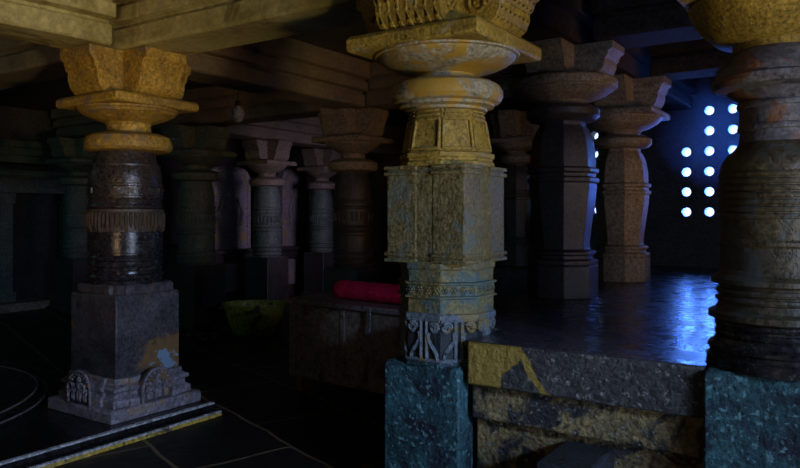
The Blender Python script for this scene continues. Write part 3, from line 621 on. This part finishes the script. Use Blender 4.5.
# the red roll lies on the lid
def red_roll():
    cr, sr = math.cos(CR), math.sin(CR)
    lx, ly = 0.42, 0.24
    t = thing('cloth_roll', 'crimson rolled cloth bolster lying on the dark chest lid', 'bolster', (CH[0] + lx * cr - ly * sr, CH[1] + lx * sr + ly * cr, CH[2] + 0.862), CR)
    L, R = 1.15, 0.088; bm = bmesh.new(); rings = []; nseg = 44
    for i in range(nseg + 1):
        u = i / nseg; x = u * L
        e = min(u, 1 - u) * L
        rr = R * (1 - 0.55 * max(0, 1 - e / 0.05) ** 2) * (1 + 0.03 * math.sin(i * 1.9) + 0.02 * math.sin(i * 0.7))
        rings.append([(x, rr * 1.08 * math.cos(a), R * 0.93 + rr * 0.95 * math.sin(a) * (1 + 0.03 * math.sin(3 * a + i))) for a in [2 * PI * k / 24 for k in range(24)]])
    loft(bm, rings); obj('rolled_cloth', bm, 'red', t, 60)
    bm = bmesh.new()   # spiral end of the roll
    tube(bm, [(-0.004, (0.012 + 0.055 * k / 30) * math.cos(k * .55), R * .93 + (0.012 + 0.055 * k / 30) * math.sin(k * .55)) for k in range(31)], 0.006, 6)
    obj('rolled_edge', bm, 'red', t, 60)
red_roll()
def basin():
    t = thing('metal_basin', 'yellow-green flared oval basin on the floor in front of the seat platform', 'basin', (-6.95, 6.95, -0.12), 0.6)
    bm = bmesh.new(); pl = circ(40)
    def ring(rx, ry, z): return [(rx * x, ry * y, z) for x, y in pl]
    loft(bm, [ring(.27, .2, 0), ring(.30, .22, .02), ring(.37, .28, .2), ring(.43, .33, .40), ring(.45, .35, .41), ring(.45, .35, .43), ring(.42, .32, .43), ring(.36, .27, .2), ring(.28, .21, .05)])
    obj('basin_body', bm, 'basin', t, 35)
    for d in (-1, 1):
        bm = bmesh.new(); tube(bm, [(d * (.43 + .06 * math.sin(PI * k / 8)), -.07 + .14 * k / 8, .36) for k in range(9)], 0.012, 8); obj('handle', bm, 'basin', t, 40)
basin()
bm = bmesh.new()
for i in range(70):
    a = random.uniform(0, 2 * PI); rr = random.uniform(0, 0.3)
    mt = Matrix.Translation((-7.45 + rr * math.cos(a) * 1.3, 6.42 + rr * math.sin(a), -0.108 + random.uniform(0, .05) * (1 - rr / .3))) @ Matrix.Rotation(random.uniform(0, 6), 4, 'Z') @ Matrix.Rotation(random.uniform(-.5, .5), 4, 'X')
    blob(bm, (0, 0, 0), (0.06, 0.025, 0.012), mt, 1)
g = tag(obj('leaf_litter', bm, 'greens', None, 60), 'loose heap of wilted green leaves on the floor beside the basin', 'leaves'); g['kind'] = 'stuff'
def lamp():
    x, y, z = -6.68, 6.37, 2.79
    t = thing('hanging_lamp', 'small unlit pale oval lamp hanging in the dark right of the ochre capital', 'lamp', (x, y, z))
    bm = bmesh.new(); turn(bm, [(.012, -.12), (.05, -.10), (.075, -.05), (.082, 0), (.07, .05), (.045, .085), (.03, .10)], circ(24)); obj('lamp_globe', bm, 'glassy', t, 60)
    bm = bmesh.new(); turn(bm, [(.034, .09), (.034, .14), (.015, .16)], circ(16)); obj('lamp_holder', bm, 'black', t, 40)
    bm = bmesh.new(); tube(bm, [(0, 0, .15), (0.004, 0, .4), (0, 0, 3.4 - z)], 0.006, 6); obj('cord', bm, 'black', t, 40)
lamp()

# ------------------------------------------------------------------ light
def light(kind, name, loc, target, energy, color, **kw):
    d = bpy.data.lights.new(name, kind); d.energy = energy; d.color = color
    for k, v in kw.items(): setattr(d, k, v)
    o = bpy.data.objects.new(name, d); COL.objects.link(o); o.location = loc
    o.rotation_euler = (Vector(target) - Vector(loc)).to_track_quat('-Z', 'Y').to_euler()
    return o
WARM = (1.0, 0.66, 0.22)
# sunlit ground outside the right-hand doorway throws warm light upward into the hall
light('SPOT', 'sunlit_ground_bounce', (3.15, 0.9, 0.35), (-3.0, 3.4, 3.15), 430, (1, .74, .26), spot_size=math.radians(40), spot_blend=1.0, shadow_soft_size=0.25)
light('SPOT', 'sunlit_ground_bounce_far', (3.15, 0.5, 0.35), (-5.6, 3.3, 2.95), 680, (1.0, .66, .2), spot_size=math.radians(20), spot_blend=1.0, shadow_soft_size=0.25)
# sky seen through the same doorway falls low on the pillars and floor
light('SPOT', 'doorway_sky', (3.15, 1.2, 2.5), (-4.0, 2.9, 0.1), 640, (0.40, 0.58, 1.0), spot_size=math.radians(46), spot_blend=1.0, shadow_soft_size=0.2)
light('AREA', 'doorway_glow', (3.2, 0.9, 1.6), (-4, 4, 1.5), 11, (0.62, 0.78, 1.0), shape='RECTANGLE', size=1.6, size_y=2.2)
# warm fill lamps added behind the camera, no opening there
light('AREA', 'front_warm_fill', (-0.2, -3.7, 1.0), (-2, 4, 1.2), 8, (1.0, 0.72, 0.36), shape='RECTANGLE', size=1.8, size_y=1.4)
light('SPOT', 'back_capital_fill', (-1.3, -3.6, 0.2), (-7.2, 8.3, 3.2), 280, (1.0, .62, .3), spot_size=math.radians(24), spot_blend=1.0, shadow_soft_size=0.2)
# fill lamps added at left, back and right, no openings seen there
light('AREA', 'left_teal_fill', (-9.5, 1.0, 2.9), (-11.8, 8.5, 1.5), 7, (0.30, 0.85, 0.85), shape='RECTANGLE', size=1.5, size_y=1.0)
light('AREA', 'back_slab_fill', (-5.0, 8.75, 2.0), (-9.8, 9.9, 1.4), 6, (0.78, 0.66, 1.0), shape='RECTANGLE', size=0.8, size_y=0.8, spread=math.radians(70))
light('SPOT', 'platform_pillar_fill', (3.15, 5.9, 1.0), (-2.2, 6.5, 2.3), 230, (1.0, 0.52, 0.14), spot_size=math.radians(42), spot_blend=1.0, shadow_soft_size=0.25)
# the sky behind the pierced wall
light('AREA', 'sky_behind_pierced_wall', (-1.59, 10.25, 2.2), (-1.59, 9.0, 2.2), 900, (0.07, 0.22, 1.0), shape='RECTANGLE', size=1.3, size_y=1.7)

w = bpy.data.worlds.new('sky'); SC.world = w; w.use_nodes = True
bg = w.node_tree.nodes['Background']; bg.inputs[0].default_value = (0.45, 0.62, 1.0, 1); bg.inputs[1].default_value = 3.0

# haze ball added to imitate the bloom round the window holes
bm = bmesh.new(); bmesh.ops.create_icosphere(bm, subdivisions=3, radius=1.0)
hz = obj('window_bloom', bm, 'wall'); hz.location = (-1.15, 9.1, 2.5); hz.scale = (1.15, 0.72, 0.8)
hm = bpy.data.materials.new('bloom_haze'); hm.use_nodes = True
nt = hm.node_tree; nt.nodes.remove(nt.nodes['Principled BSDF'])
vs = nt.nodes.new('ShaderNodeVolumeScatter'); vs.inputs['Color'].default_value = (0.5, 0.65, 1, 1); vs.inputs['Anisotropy'].default_value = 0.3
tcn = nt.nodes.new('ShaderNodeTexCoord'); gr = nt.nodes.new('ShaderNodeTexGradient'); gr.gradient_type = 'SPHERICAL'
mm = nt.nodes.new('ShaderNodeMath'); mm.operation = 'MULTIPLY'; mm.inputs[1].default_value = 0.55
nt.links.new(tcn.outputs['Object'], gr.inputs['Vector']); nt.links.new(gr.outputs['Fac'], mm.inputs[0]); nt.links.new(mm.outputs[0], vs.inputs['Density'])
nt.links.new(vs.outputs[0], nt.nodes['Material Output'].inputs['Volume'])
hz.data.materials.clear(); hz.data.materials.append(hm)
tag(hz, 'added bluish haze standing in for bloom around the pierced window', 'haze'); hz['kind'] = 'stuff'

# ------------------------------------------------------------------ camera
F = 710.0
cd = bpy.data.cameras.new('camera'); cam = bpy.data.objects.new('camera', cd); COL.objects.link(cam)
cd.sensor_width = 36; cd.lens = F / 800 * 36; cd.shift_y = -19 / 800; cd.clip_start = 0.02; cd.clip_end = 200
cam.location = (0, 0, 1.5); cam.rotation_euler = (PI / 2, 0, math.radians(33.5))
SC.camera = cam
SC.view_settings.view_transform = 'Standard'; SC.view_settings.look = 'None'
SC.view_settings.exposure = 0.0; SC.view_settings.gamma = 1.0; SC.view_settings.use_curve_mapping = False
SC.cycles.use_denoising = True
SC.cycles.max_bounces = 6
